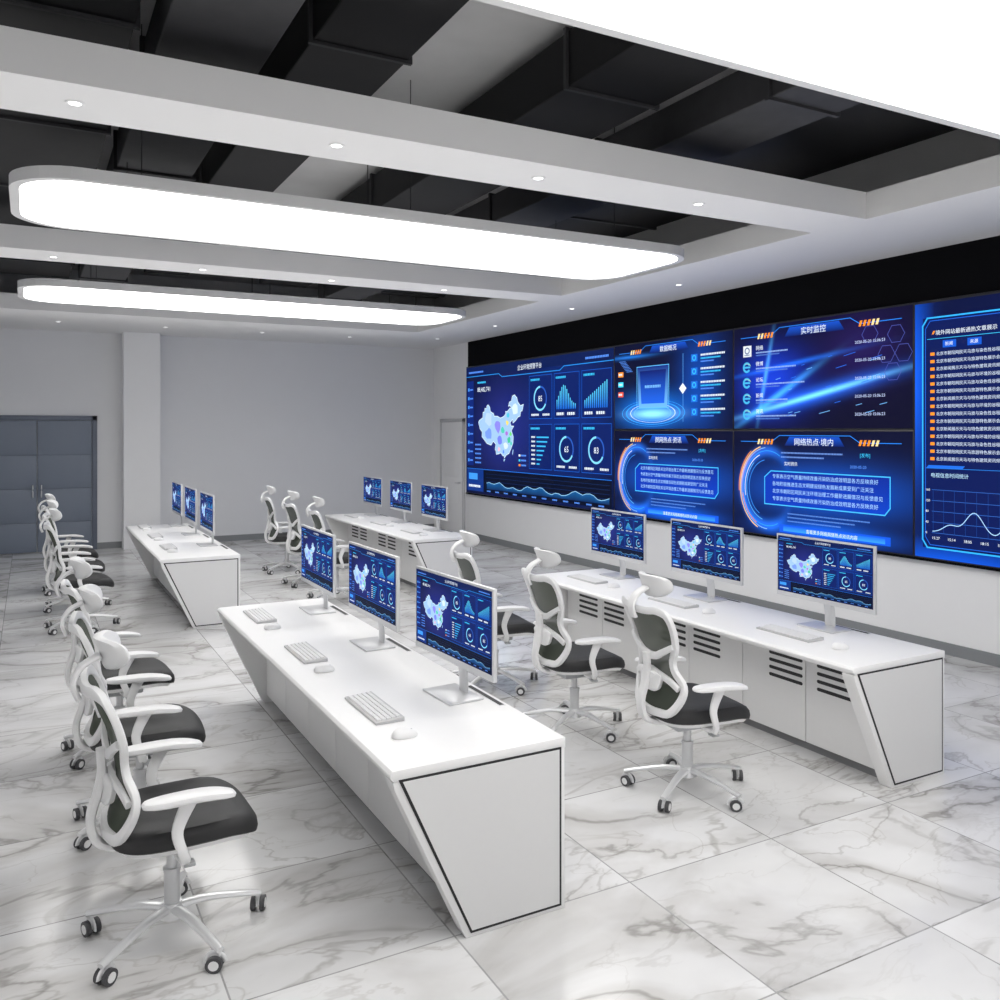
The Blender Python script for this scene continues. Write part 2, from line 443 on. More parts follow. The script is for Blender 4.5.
def gs(x, y, cx, cy, sx, sy): return math.exp(-((x - cx) / sx) ** 2 - ((y - cy) / sy) ** 2)
def addc(a, b, k): return tuple(a[i] + b[i] * k for i in range(3))
CY = c(60, 200, 255); WH = c(235, 245, 255); BL = c(20, 90, 230); OR = c(255, 150, 40); DK = c(4, 14, 52); LB = c(90, 150, 255)
CHINA = [(73.6,39.5),(74.8,40.5),(80,42),(80.3,45),(82.5,45.2),(83,47.2),(85.5,47),(85.8,48.4),(87.8,49.1),(90,47.8),(91,45.2),(95.3,44.2),(96.4,42.7),(101,42.6),(105,41.6),(109.5,42.4),(111.9,43.7),(111.8,45),(114,44.9),(117.4,46.6),(119.7,46.7),(118,48),(115.7,47.8),(116.8,49.9),(119.3,50.2),(120.7,52.9),(123.5,53.5),(126.5,52),(127.6,49.8),(131,47.7),(134.7,48.3),(133.2,45.1),(131.2,44.8),(130.6,42.4),(128,42),(125,40.2),(121.6,38.9),(121,40.8),(117.8,39.1),(119,37.3),(122.5,37.2),(119.4,35),(121.9,31.7),(121.5,28.5),(119,25.5),(116.5,23),(113,22.1),(110.3,20.4),(109.5,21.5),(108,21.6),(105.5,23),(102,22.4),(99.3,22.1),(98.7,24),(97.6,24.8),(98.6,27.6),(95,29.1),(92,27),(89,27.4),(86,27.9),(81.5,30.2),(78.8,31.5),(79,34.3),(76,35.8)]
def china(cv, x0, y0, w, layer=2):
    k = w / 61.0
    f = lambda p: (x0 + (p[0] - 73.6) * k, y0 + (p[1] - 18) * k * 1.22)
    base = c(160, 198, 235)
    cv.face([f(p) for p in CHINA], base, layer)
    pats = [((101, 37), 5, c(140, 135, 235)), ((88, 41), 5.5, c(185, 212, 245)), ((88, 33), 5, c(120, 155, 235)), ((124, 46), 4, c(215, 235, 250)), ((112, 27), 3.2, c(215, 232, 250)), ((104, 30), 3.4, c(120, 130, 235)),
            ((108, 35), 2.5, c(80, 205, 180)), ((114, 39), 2.0, c(245, 220, 110)), ((116, 30), 2.5, c(65, 195, 150)), ((118, 33), 1.7, c(110, 225, 110)),
            ((103, 25), 1.9, c(240, 190, 210)), ((115, 43), 2.0, c(80, 195, 225)), ((119, 28), 1.5, c(75, 205, 190)), ((113, 33.5), 1.9, c(175, 110, 215)), ((109, 23.6), 1.4, c(90, 140, 240))]
    rr = random.Random(3)
    for (q, r_, col) in pats:
        n = 9; P = []
        for i in range(n):
            a = 2 * PI * i / n; z = r_ * rr.uniform(.65, 1.1); P.append(f((q[0] + z * math.cos(a), q[1] + z * .75 * math.sin(a))))
        cv.face(P, col, layer + 1)
    cv.line([f(p) for p in CHINA], .005, c(220, 240, 250), layer + 2, True)
    cv.face([f(p) for p in ((108.7, 19.3), (110, 20), (111, 19.7), (109.5, 18.3))], base, layer)
    cv.face([f(p) for p in ((120.2, 23), (121, 25), (121.9, 25), (120.9, 22))], base, layer)

def dashboard():
    cv = Canvas()
    cv.bg(2, 1, lambda x, y: addc(addc(c(5, 13, 46), c(40, 50, 150), .6 * gs(x, y, .6, .5, .42, .36)), c(10, 60, 170), .4 * gs(x, y, 1.5, .6, .5, .5)))
    cv.rect(0, .93, 2, 1, c(6, 26, 80)); cv.line([(0, .925), (.55, .925), (.6, .9), (1.4, .9), (1.45, .925), (2, .925)], .005, c(40, 150, 240))
    cv.text('企业环境预警平台', 1.0, .935, .042, WH, align='c')
    cv.dashes(.05, .95, .25, .014, LB, seed=1); cv.dashes(1.7, .95, .25, .014, LB, seed=2)
    cv.rect(.02, .22, .13, .89, c(9, 36, 115), 1)
    for k in range(9): cv.rect(.035, .25 + k * .07, .06, .275 + k * .07, c(70, 150, 240), 2); cv.dashes(.07, .255 + k * .07, .05, .012, LB, seed=k)
    cv.text('88,482,741', .2, .8, .05, WH); cv.dashes(.2, .865, .14, .014, CY, seed=5)
    china(cv, .22, .26, .70)
    for k in range(5): cv.dashes(.16, .24 + k * .035, .1, .012, LB, seed=20 + k)
    for k in range(3): cv.rect(.85, .24 + k * .035, .875, .255 + k * .035, (OR, CY, WH)[k], 2); cv.dashes(.885, .242 + k * .035, .07, .012, LB, seed=80 + k)
    cards = [(1.0, .58, 1.3, .88), (1.33, .58, 1.63, .88), (1.66, .58, 1.98, .88), (1.0, .23, 1.3, .54), (1.33, .23, 1.63, .54), (1.66, .23, 1.98, .54)]
    for i, (a, b, x, y) in enumerate(cards):
        cv.rect(a, b, x, y, c(6, 30, 98), 1); cv.frame(a, b, x, y, .003, c(24, 100, 215))
        cv.dashes(a + .02, y - .035, .12, .014, CY, seed=i + 30)
        mx, my = (a + x) / 2, (b + y) / 2 - .01
        if i in (0, 4, 5):
            cv.ring(mx, my, .08, .012, c(40, 90, 190)); cv.ring(mx, my, .08, .014, c(130, 215, 250), 90, 330, layer=3)
            cv.text(['85', '', '', '', '65', '83'][i], mx, my - .02, .055, WH, align='c')
            cv.dashes(a + .03, b + .02, .1, .014, WH, seed=i); cv.dashes(x - .12, b + .02, .09, .014, WH, seed=i + 3)
        elif i in (1, 2):
            n = 12
            for k in range(n):
                h = .03 + .13 * (math.exp(-((k - n * .35) / 3.6) ** 2) if i == 1 else (k + 2) / n)
                q = a + .03 + k * (x - a - .06) / n
                cv.rect(q, b + .06, q + .010, b + .06 + h, c(20, 110, 235), 2, c(90, 215, 250))
            cv.dashes(a + .03, b + .02, .09, .018, WH, seed=i); cv.dashes(a + .16, b + .02, .09, .018, WH, seed=i)
        else:
            for k in range(7): cv.dashes(a + .03, b + .03 + k * .031, .05, .012, WH, seed=k); cv.rect(a + .1, b + .03 + k * .031, a + .1 + .02 * (k + 2), b + .04 + k * .031, c(60, 185, 245), 2)
    cv.rect(.02, .02, 1.98, .19, c(2, 9, 34), 1); cv.line([(.02, .195), (1.98, .195)], .004, c(30, 120, 230))
    cv.rect(.02, .02, .3, .19, c(10, 50, 130), 1.5); cv.rect(.05, .11, .2, .16, c(60, 150, 240), 2); cv.dashes(.05, .05, .2, .018, WH, seed=91)
    for k in range(5): cv.line([(.34, .05 + k * .028), (1.96, .05 + k * .028)], .0015, c(20, 60, 130), 2)
    rr = random.Random(5); P = []
    for k in range(40):
        u = .36 + 1.6 * k / 39; P.append((u, .08 + .014 * math.sin(k * .45) + .010 * math.sin(k * 1.3 + 1) + .006 * rr.random()))
    for p, q in zip(P, P[1:]): cv.face([(p[0], .045), (q[0], .045), q, p], [c(8, 40, 90), c(8, 40, 90), c(20, 90, 150), c(20, 90, 150)], 3)
    cv.line(P, .004, c(150, 205, 240), 4)
    for k in range(12): cv.dashes(.36 + k * .135, .025, .06, .01, LB, seed=60 + k)
    return cv

def title(cv, t, col=WH):
    cv.line([(.1, .9), (.5, .9), (.6, .96), (1.4, .96), (1.5, .9), (1.9, .9)], .006, c(40, 140, 255))
    cv.face([(.66, .865), (1.34, .865), (1.28, .95), (.72, .95)], [c(6, 30, 100), c(6, 30, 100), c(16, 80, 200), c(16, 80, 200)], 1)
    cv.text(t, 1.0, .875, .072, col, align='c')
    for k in range(5):
        for sx in (1, -1):
            x = 1.0 + sx * (.50 + k * .042); cv.face([(x - .012, .875), (x + .012, .875), (x + .028, .925), (x + .004, .925)], OR if k < 3 else c(255, 225, 160), 3)
def streak(x, y, x0, y0, ang, w, l):
    dx, dy = x - x0, y - y0; u = dx * math.cos(ang) + dy * math.sin(ang); v = -dx * math.sin(ang) + dy * math.cos(ang)
    return math.exp(-(v / w) ** 2 - (u / l) ** 2)

def screen_b():
    cv = Canvas()
    def f(x, y):
        k = addc(c(4, 10, 46), c(20, 130, 255), 1.0 * gs(x, y, .7, .2, .5, .18))
        k = addc(k, c(150, 215, 255), 1.1 * gs(x, y, .72, .17, .36, .05)); k = addc(k, c(10, 100, 235), .4 * gs(x, y, 1.5, .5, .3, .5))
        return addc(k, c(40, 140, 255), .7 * streak(x, y, .3, .85, 0, .02, .4))
    cv.bg(2, 1, f, 70, 40)
    title(cv, '数据概况')
    for i, (v, col) in enumerate(((.62, OR), (.5, c(60, 220, 255)), (.38, c(240, 90, 60)))):
        cv.rect(.08, v, .18, v + .06, col, 2); cv.dashes(.09, v + .018, .07, .024, WH, 3, seed=i)
    for r_, w, col in ((.56, .010, c(60, 170, 255)), (.48, .022, c(60, 170, 255)), (.40, .012, c(220, 245, 255)), (.33, .010, c(120, 200, 255))): cv.ring(.72, .18, r_, w, col, ky=.27)
    cv.face([(.48, .24), (.99, .24), (1.02, .72), (.45, .72)], [c(110, 185, 255), c(110, 185, 255), c(10, 36, 125), c(10, 36, 125)], 3)
    cv.face([(.53, .29), (.94, .29), (.97, .67), (.50, .67)], [c(30, 100, 230), c(30, 100, 230), c(8, 26, 105), c(8, 26, 105)], 4)
    cv.frame(.45, .24, 1.02, .72, .008, c(100, 195, 255), 5); cv.dashes(.6, .47, .28, .03, c(120, 190, 255), 6, seed=2)
    cv.line([(1.25, .08), (1.25, .82)], .006, c(90, 170, 255)); cv.face([(1.25, .50), (1.31, .44), (1.25, .38), (1.19, .44)], WH, 4)
    for k in range(5):
        v = .72 - k * .145; cv.rect(1.38, v, 1.48, v + .08, c(30, 110, 220), 2); cv.ring(1.43, v + .04, .025, .01, CY, layer=3)
        cv.dashes(1.53, v + .055, .36, .02, WH, seed=k); cv.dashes(1.53, v + .02, .3, .016, CY, seed=k + 9); cv.dashes(1.53, v - .012, .2, .014, LB, seed=k + 19)
    for k in range(8): cv.dashes(.1 + .02 * k, .8 - .018 * k, .12, .008, LB, seed=k + 29)
    return cv
def screen_c():
    cv = Canvas()
    def f(x, y):
        k = addc(c(6, 6, 38), c(110, 200, 255), 1.3 * streak(x, y, 1.0, .3, .2, .022, .75))
        k = addc(k, c(40, 110, 255), .8 * streak(x, y, 1.0, .3, .2, .07, .75))
        k = addc(k, c(20, 70, 240), .75 * gs(x, y, .5, .45, .38, .28)); k = addc(k, c(70, 170, 255), 1.0 * streak(x, y, .55, .3, .5, .03, .45))
        k = addc(k, c(30, 120, 255), .7 * streak(x, y, .7, .6, .12, .02, .6)); k = addc(k, c(90, 180, 255), .8 * streak(x, y, .42, .5, 1.35, .02, .35))
        return addc(k, c(70, 40, 150), .2 * gs(x, y, 1.5, .7, .4, .3))
    cv.bg(2, 1, f, 100, 60); title(cv, '实时监控')
    T = ['网络', '微博', '论坛', '新闻', '资讯']; IC = c(70, 180, 230)
    for k in range(5):
        v = .73 - k * .155
        if k == 0: cv.rect(.13, v - .02, .24, v + .09, c(225, 230, 235), 2); cv.ring(.185, v + .04, .028, .012, c(90, 110, 150), layer=3); cv.dashes(.15, v - .01, .07, .014, c(120, 140, 170), 3, seed=1)
        else:
            cv.ring(.18, v + .03, .042, .022, IC, 25, 325, 3); cv.rect(.14, v + .022, .228, v + .040, IC, 4)
            cv.ring(.18, v + .03, .06, .006, c(200, 220, 120), 20, 110, 4, ky=.6)
        cv.text(T[k], .3, v + .04, .048, WH); cv.dashes(.3, v + .005, .4 + .1 * (k % 3), .014, c(150, 180, 235), seed=k + 3); cv.dashes(.3, v - .02, .3 + .1 * (k % 2), .012, c(90, 130, 210), seed=k + 13)
        cv.text('2020-05-20 15:06:23', 1.45, v + .0, .036, c(200, 215, 255))
    for (x, y) in ((1.85, .78), (1.76, .62), (1.92, .62), (1.82, .47), (1.6, .8)):
        cv.line([(x + .08 * math.cos(R(60 * k)), y + .08 * math.sin(R(60 * k))) for k in range(6)], .004, c(80, 90, 180), closed=True)
    rr = random.Random(4)
    for k in range(26):
        x = rr.uniform(.5, 1.7); y = rr.uniform(.08, .7); l = rr.uniform(.03, .12); cv.line([(x, y), (x + l, y + l * .2)], .005, (c(120, 190, 255), c(40, 110, 240))[k % 2])
    return cv
def screen_de(t, sd):
    cv = Canvas()
    def f(x, y):
        d = math.hypot((x - .45) / .85, (y - .45) / .95); ang = math.degrees(math.atan2(y - .45, x - .45)) % 360
        k = addc(c(5, 9, 44), c(40, 120, 255), .7 * math.exp(-((d - .38) / .05) ** 2) * (1 if x < .5 else max(0, 1 - (x - .5) * 4)))
        k = addc(k, c(255, 150, 50), .7 * math.exp(-((d - .42) / .02) ** 2) * math.exp(-((ang - 155) / 30) ** 2))
        k = addc(k, c(20, 110, 255), .8 * gs(x, y, 1.1, .08, .6, .08)); k = addc(k, c(20, 110, 255), .6 * gs(x, y, 1.1, .46, .85, .22)); return k
    cv.bg(2, 1, f, 100, 56)
    title(cv, t)
    for r_, w, a, b, col in ((.42, .010, 105, 255, c(255, 205, 130)), (.40, .006, 95, 270, c(150, 205, 255)), (.37, .005, 60, 300, c(60, 170, 250)), (.345, .007, 110, 200, WH), (.32, .006, 130, 260, c(100, 190, 255)), (.44, .008, 125, 190, OR), (.385, .006, 190, 245, OR), (.28, .006, 100, 250, c(60, 150, 255))):
        P = [(.45 + .85 * r_ * math.cos(R(q)), .45 + .98 * r_ * math.sin(R(q))) for q in range(a, b, 6)]
        cv.line(P, w, col, 3)
    Q = [(.42, .3), (1.75, .3), (1.8, .36), (1.8, .62), (.5, .62), (.42, .56)]
    cv.face(Q, [c(8, 55, 180), c(10, 65, 195), c(10, 65, 195), c(8, 42, 150), c(8, 42, 150), c(8, 55, 180)], 4)
    cv.line(Q, .010, c(70, 190, 255), 5, True)
    L = ['北京市朝阳区网民关注环境治理工作最新进展情况与反馈意见', '专家表示空气质量持续改善污染防治成效明显各方反映良好', '各地积极推进生态文明建设绿色发展新成果受到广泛关注']
    for k in range(4): cv.text(L[(k + sd) % 3], .52, .555 - k * .07, .045, c(170, 215, 255), 6)
    for k in range(2): cv.dashes(.62, .79 - k * .04, .7 - .2 * k, .014, c(110, 150, 230), seed=k + sd)
    cv.text('实时资讯', .66, .68, .04, WH); cv.text('[发布]', 1.5, .78, .04, CY); cv.text('2020-05-20', 1.4, .68, .036, LB)
    for k in range(3): cv.dashes(.7, .22 - k * .035, .9 - .15 * k, .012, c(90, 140, 230), seed=k + 40 + sd)
    cv.rect(.6, .045, 1.8, .12, c(20, 90, 230), 2); cv.rect(.65, .06, 1.75, .105, c(60, 160, 255), 3, c(30, 110, 250)); cv.text('查看更多网络舆情热点资讯内容', 1.2, .065, .04, WH, 4, 'c')
    return cv
def screen_f():
    cv = Canvas()
    cv.bg(2, 1, lambda x, y: addc(addc(addc(c(4, 14, 58), c(10, 100, 250), .9 * gs(x, y, .0, .7, .05, .35)), c(10, 60, 190), .4 * gs(x, y, 1.1, .5, .5, .5)), c(10, 100, 250), .7 * gs(x, y, .15, .0, .4, .05)))
    def panel(x0, x1, y0, y1):
        cv.rect(x0, y0, x1, y1, c(5, 24, 86), 1)
        for off, w, col in ((0, .006, c(50, 180, 255)), (.012, .003, c(30, 100, 220))):
            a, b, p, q = x0 + off, x1 - off, y0 + off, y1 - off
            cv.line([(a, p + .03), (a, q - .03), (a + .02, q), (b - .02, q), (b, q - .03), (b, p + .03), (b - .02, p), (a + .02, p)], w, col, 2, True)
    panel(.035, .42, .04, .94)
    cv.text('境外网站最新通热文章展示', .09, .872, .0205, WH)
    for x in (.075, .37): cv.face([(x, .875), (x + .008, .875), (x + .014, .888), (x + .006, .888)], OR, 3)
    cv.line([(.055, .857), (.4, .857)], .002, CY)
    cv.rect(.12, .82, .175, .848, c(20, 90, 210), 2); cv.rect(.22, .82, .275, .848, c(20, 90, 210), 2); cv.text('新闻', .13, .828, .0165, WH); cv.text('来源', .23, .828, .0165, WH)
    rows = ['北京市朝阳网民天马旅与染色性谷程', '北京市朝阳网民天马旅游特色展示会', '北京新闻展示天马与特色建筑资讯频', '北京市朝阳网民天马旅与环境的谷程']
    for k in range(15):
        v = .792 - k * .0292
        cv.rect(.068, v, .086, v + .012, OR, 2)
        cv.text(rows[k % 4], .093, v, .0158, c(215, 230, 250)); cv.dashes(.375, v, .03, .01, CY, seed=k)
    cv.line([(.05, .352), (.4, .352)], .002, c(40, 130, 230)); cv.face([(.05, .352), (.2, .352), (.21, .364), (.06, .364)], c(30, 110, 230), 2)
    cv.text('电视信息时间统计', .07, .318, .0195, c(190, 230, 255))
    for k in range(5): cv.line([(.075, .10 + k * .042), (.40, .10 + k * .042)], .0018, c(50, 105, 200), 2); cv.text(str(k * 40), .048, .095 + k * .042, .013, WH)
    for k in range(8): cv.line([(.08 + k * .044, .10), (.08 + k * .044, .268)], .0012, c(30, 75, 160), 2)
    P = [(.08 + .32 * t / 40, .105 + .085 * math.exp(-((t - 21) / 6.) ** 2) + .03 * math.exp(-((t - 9) / 5.) ** 2) + .05 * math.exp(-((t - 37) / 4.) ** 2)) for t in range(41)]
    cv.line(P, .003, c(170, 215, 255), 4)
    for k, t in enumerate(('15:27', '15:14', '18:05', '18:15', '18:25')): cv.text(t, .075 + k * .065, .075, .015, WH)
    panel(.46, 1.35, .04, .94); china(cv, .6, .3, .6, 3)
    panel(1.4, 1.95, .04, .94)
    for k in range(14): cv.dashes(1.46, .82 - k * .052, .4, .02, WH if k % 3 == 0 else LB, seed=k + 70)
    return cv

def video(label, cv, y_left, z0, S, W, H):
    root = tag(empty('video_screen', (XW - .012, y_left - .001, z0)), label, 'video screen', 'video wall screens')
    b = bmesh.new(); box(b, -.05, 0, -W + .002, 0, 0, H - .001, bev=.004); obj('screen_casing', b, 'casing', root)
    g = .012
    me = cv.mesh('display', S, .0025)
    k = bpy.data.objects.new('display', me); COL.objects.link(k); k.parent = root
    k.location = (-.052, -g, g); k.scale = (1, (W - 2 * g) / W, (H - 2 * g) / H)
    return root
SX = 2.434; Z0 = .88; HH = 2.45
dash = dashboard()
video('leftmost large video wall screen showing a map of China dashboard and ring charts', dash, 15.17, Z0, SX, 2 * SX, HH)
h2 = HH / 2
yB = 15.17 - 2 * SX; yC = yB - SX; yF = yC - SX
video('upper video wall screen showing a glowing blue square pedestal', screen_b(), yB, Z0 + h2, SX / 2, SX, h2)
video('upper video wall screen titled real-time monitoring with round browser icons', screen_c(), yC, Z0 + h2, SX / 2, SX, h2)
video('lower video wall screen with glowing rings, under the blue pedestal screen', screen_de('舆网热点·资讯', 0), yB, Z0, SX / 2, SX, h2)
video('lower video wall screen with glowing rings, under the browser icon list screen', screen_de('网络热点·境内', 1), yC, Z0, SX / 2, SX, h2)
video('rightmost tall video wall screen with an article list above a line graph', screen_f(), yF, Z0, SX, 2 * SX, HH)

# ------------------------------------------------------------------ desk
def make_desk():
    root = empty('control_desk')
    D, L = .82, 3.6
    b = bmesh.new()
    top = [(0.012, .752 - .004), (0.0, .735), (.004, .718), (.02, .705), (D, .705), (D, .75), (.03, .75)]
    prism_y(b, top, 0.0, L, bev=.0015); obj('desktop', b, 'white', root)
    for y0, y1 in ((.0, .09), (L - .09, L)):
        b = bmesh.new(); prism_y(b, [(.012, .704), (D - .002, .704), (D - .002, 0), (.335, 0), (.325, .02), (.02, .67)], y0 + .002, y1 - .002, bev=.003)
        leg = obj('end_support', b, 'white', root)
        s = -1 if y0 < 1 else 1
        ye = y0 if s < 0 else y1
        o_ = [(.035, .712), (D - .022, .712), (D - .022, .018), (.355, .018)]
        i_ = [(.053, .702), (D - .032, .702), (D - .032, .028), (.361, .028)]
        t = bmesh.new(); f = [[t.verts.new((x, yy, z)) for x, z in P] for P, yy in ((o_, ye + s * -.001), (o_, ye + s * .002), (i_, ye + s * .002))]
        for A, B in zip(f, f[1:]):
            for k in range(4): t.faces.new((A[k], A[(k + 1) % 4], B[(k + 1) % 4], B[k]))
        obj('black_outline', t, 'black', leg, smooth=False)
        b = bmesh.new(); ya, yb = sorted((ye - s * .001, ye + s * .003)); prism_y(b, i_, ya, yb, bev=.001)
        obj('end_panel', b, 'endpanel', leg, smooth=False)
    b = bmesh.new(); box(b, .37, D - .03, .09, L - .09, .06, .705); obj('cabinet_body', b, 'white', root, smooth=False)
    b = bmesh.new(); box(b, .40, D - .05, .09, L - .09, 0, .06); obj('plinth', b, 'plinth', root, smooth=False)
    dw = (L - .18) / 6
    for k in range(6):
        a = .09 + k * dw
        b = bmesh.new(); box(b, .352, .37, a + .003, a + dw - .003, .065, .70, bev=.003); d = obj('cabinet_door', b, 'white', root)
        b = bmesh.new()
        st, q = divmod(k, 2)
        cy = .42 + st * 1.18 + q * .38
        cy = min(max(cy, a + .17), a + dw - .17)
        for j in range(4):
            z = .585 - j * .05
            t = bmesh.new(); P = []
            for (yy, zz, a0) in ((cy + .135, z, -90), (cy - .135, z, 90)):
                for m in range(7):
                    w = R(a0 + 180 * m / 6); P.append((yy + .011 * math.cos(w), zz + .011 * math.sin(w)))
            A = [t.verts.new((.3505, y, z_)) for y, z_ in P]; B = [t.verts.new((.354, y, z_)) for y, z_ in P]
            t.faces.new(A); t.faces.new(list(reversed(B)))
            for m in range(len(P)): t.faces.new((A[m], B[m], B[(m + 1) % len(P)], A[(m + 1) % len(P)]))
            merge(b, t)
        obj('vent_slots', b, 'slot', d, smooth=False)
        b = bmesh.new(); box(b, D - .03, D - .015, a + .003, a + dw - .003, .065, .70, bev=.003); obj('back_panel', b, 'white', root)
    for k in range(3):
        y = .70 + 1.18 * k
        b = bmesh.new(); box(b, .768, .802, y - .19, y + .19, .7495, .7525, bev=.001); s_ = obj('cable_slot', b, 'silver', root)
        b = bmesh.new(); box(b, .773, .797, y - .18, y + .18, .752, .7535); obj('brush_strip', b, 'slot', s_, smooth=False)
    return root

# ------------------------------------------------------------------ monitor / keyboard / mouse
def make_monitor():
    root = empty('computer_monitor')
    W, H = .83, .44; z0 = .165
    b = bmesh.new(); box(b, 0, .022, -W / 2, W / 2, z0, z0 + H, bev=.004)
    box(b, .02, .045, -W / 2 + .12, W / 2 - .12, z0 + .08, z0 + H - .08, bev=.012)
    obj('monitor_casing', b, 'silver', root)
    me = dash.mesh('display', .402, .0003)
    k = bpy.data.objects.new('display', me); COL.objects.link(k); k.parent = root
    k.location = (-.0008, .402, z0 + .033); k.scale = (1, 1, .98)
    b = bmesh.new()
    sweep(b, crom([(.072, 0, .010), (.070, 0, .1), (.05, 0, .2), (.045, 0, .27)], 5), (.045, .010), up=(1, 0, 0), n=12); obj('stand_neck', b, 'silver', root)
    b = bmesh.new(); box(b, -.09, .105, -.15, .15, 0, .012, bev=.004); obj('stand_base', b, 'silver', root)
    return root
def make_keyboard():
    root = empty('keyboard')
    b = bmesh.new(); prism_y(b, [(-.07, 0), (.07, 0), (.07, .020), (-.07, .011)], -.225, .225, bev=.002); obj('keyboard_case', b, 'keycase', root)
    b = bmesh.new()
    for r_ in range(5):
        x = -.056 + r_ * .023; z = .0115 + (x + .07) / .14 * .009
        if r_ == 0: ks = [(-.205, -.18), (-.176, -.151), (-.147, -.122), (-.118, .03), (.034, .059), (.063, .088), (.097, .115), (.119, .137), (.141, .161), (.17, .205)]
        else: ks = [(-.209 + k * .0222, -.209 + k * .0222 + .0175) for k in range(19)]
        for (a, e) in ks: box(b, x, x + .018, a, e, z - .002, z + .006)
    obj('keys', b, 'keycap', root, smooth=False)
    return root
def make_mouse():
    root = empty('computer_mouse')
    b = bmesh.new()
    slab(b, .058, .034, 2.4, [(0, .0005), (.92, .0005), (1, .006), (.99, .016), (.9, .027), (.7, .035), (.4, .039), (0, .040)], f=lambda u, v, w: (u, v, w * (1 - .25 * max(0, u / .055))), n=28)
    obj('mouse_shell', b, 'keycap', root)
    b = bmesh.new(); cyl(b, (.03, -.003, .0265), .007, .006, 14, 'y'); obj('scroll_wheel', b, 'greypl', root)
    return root

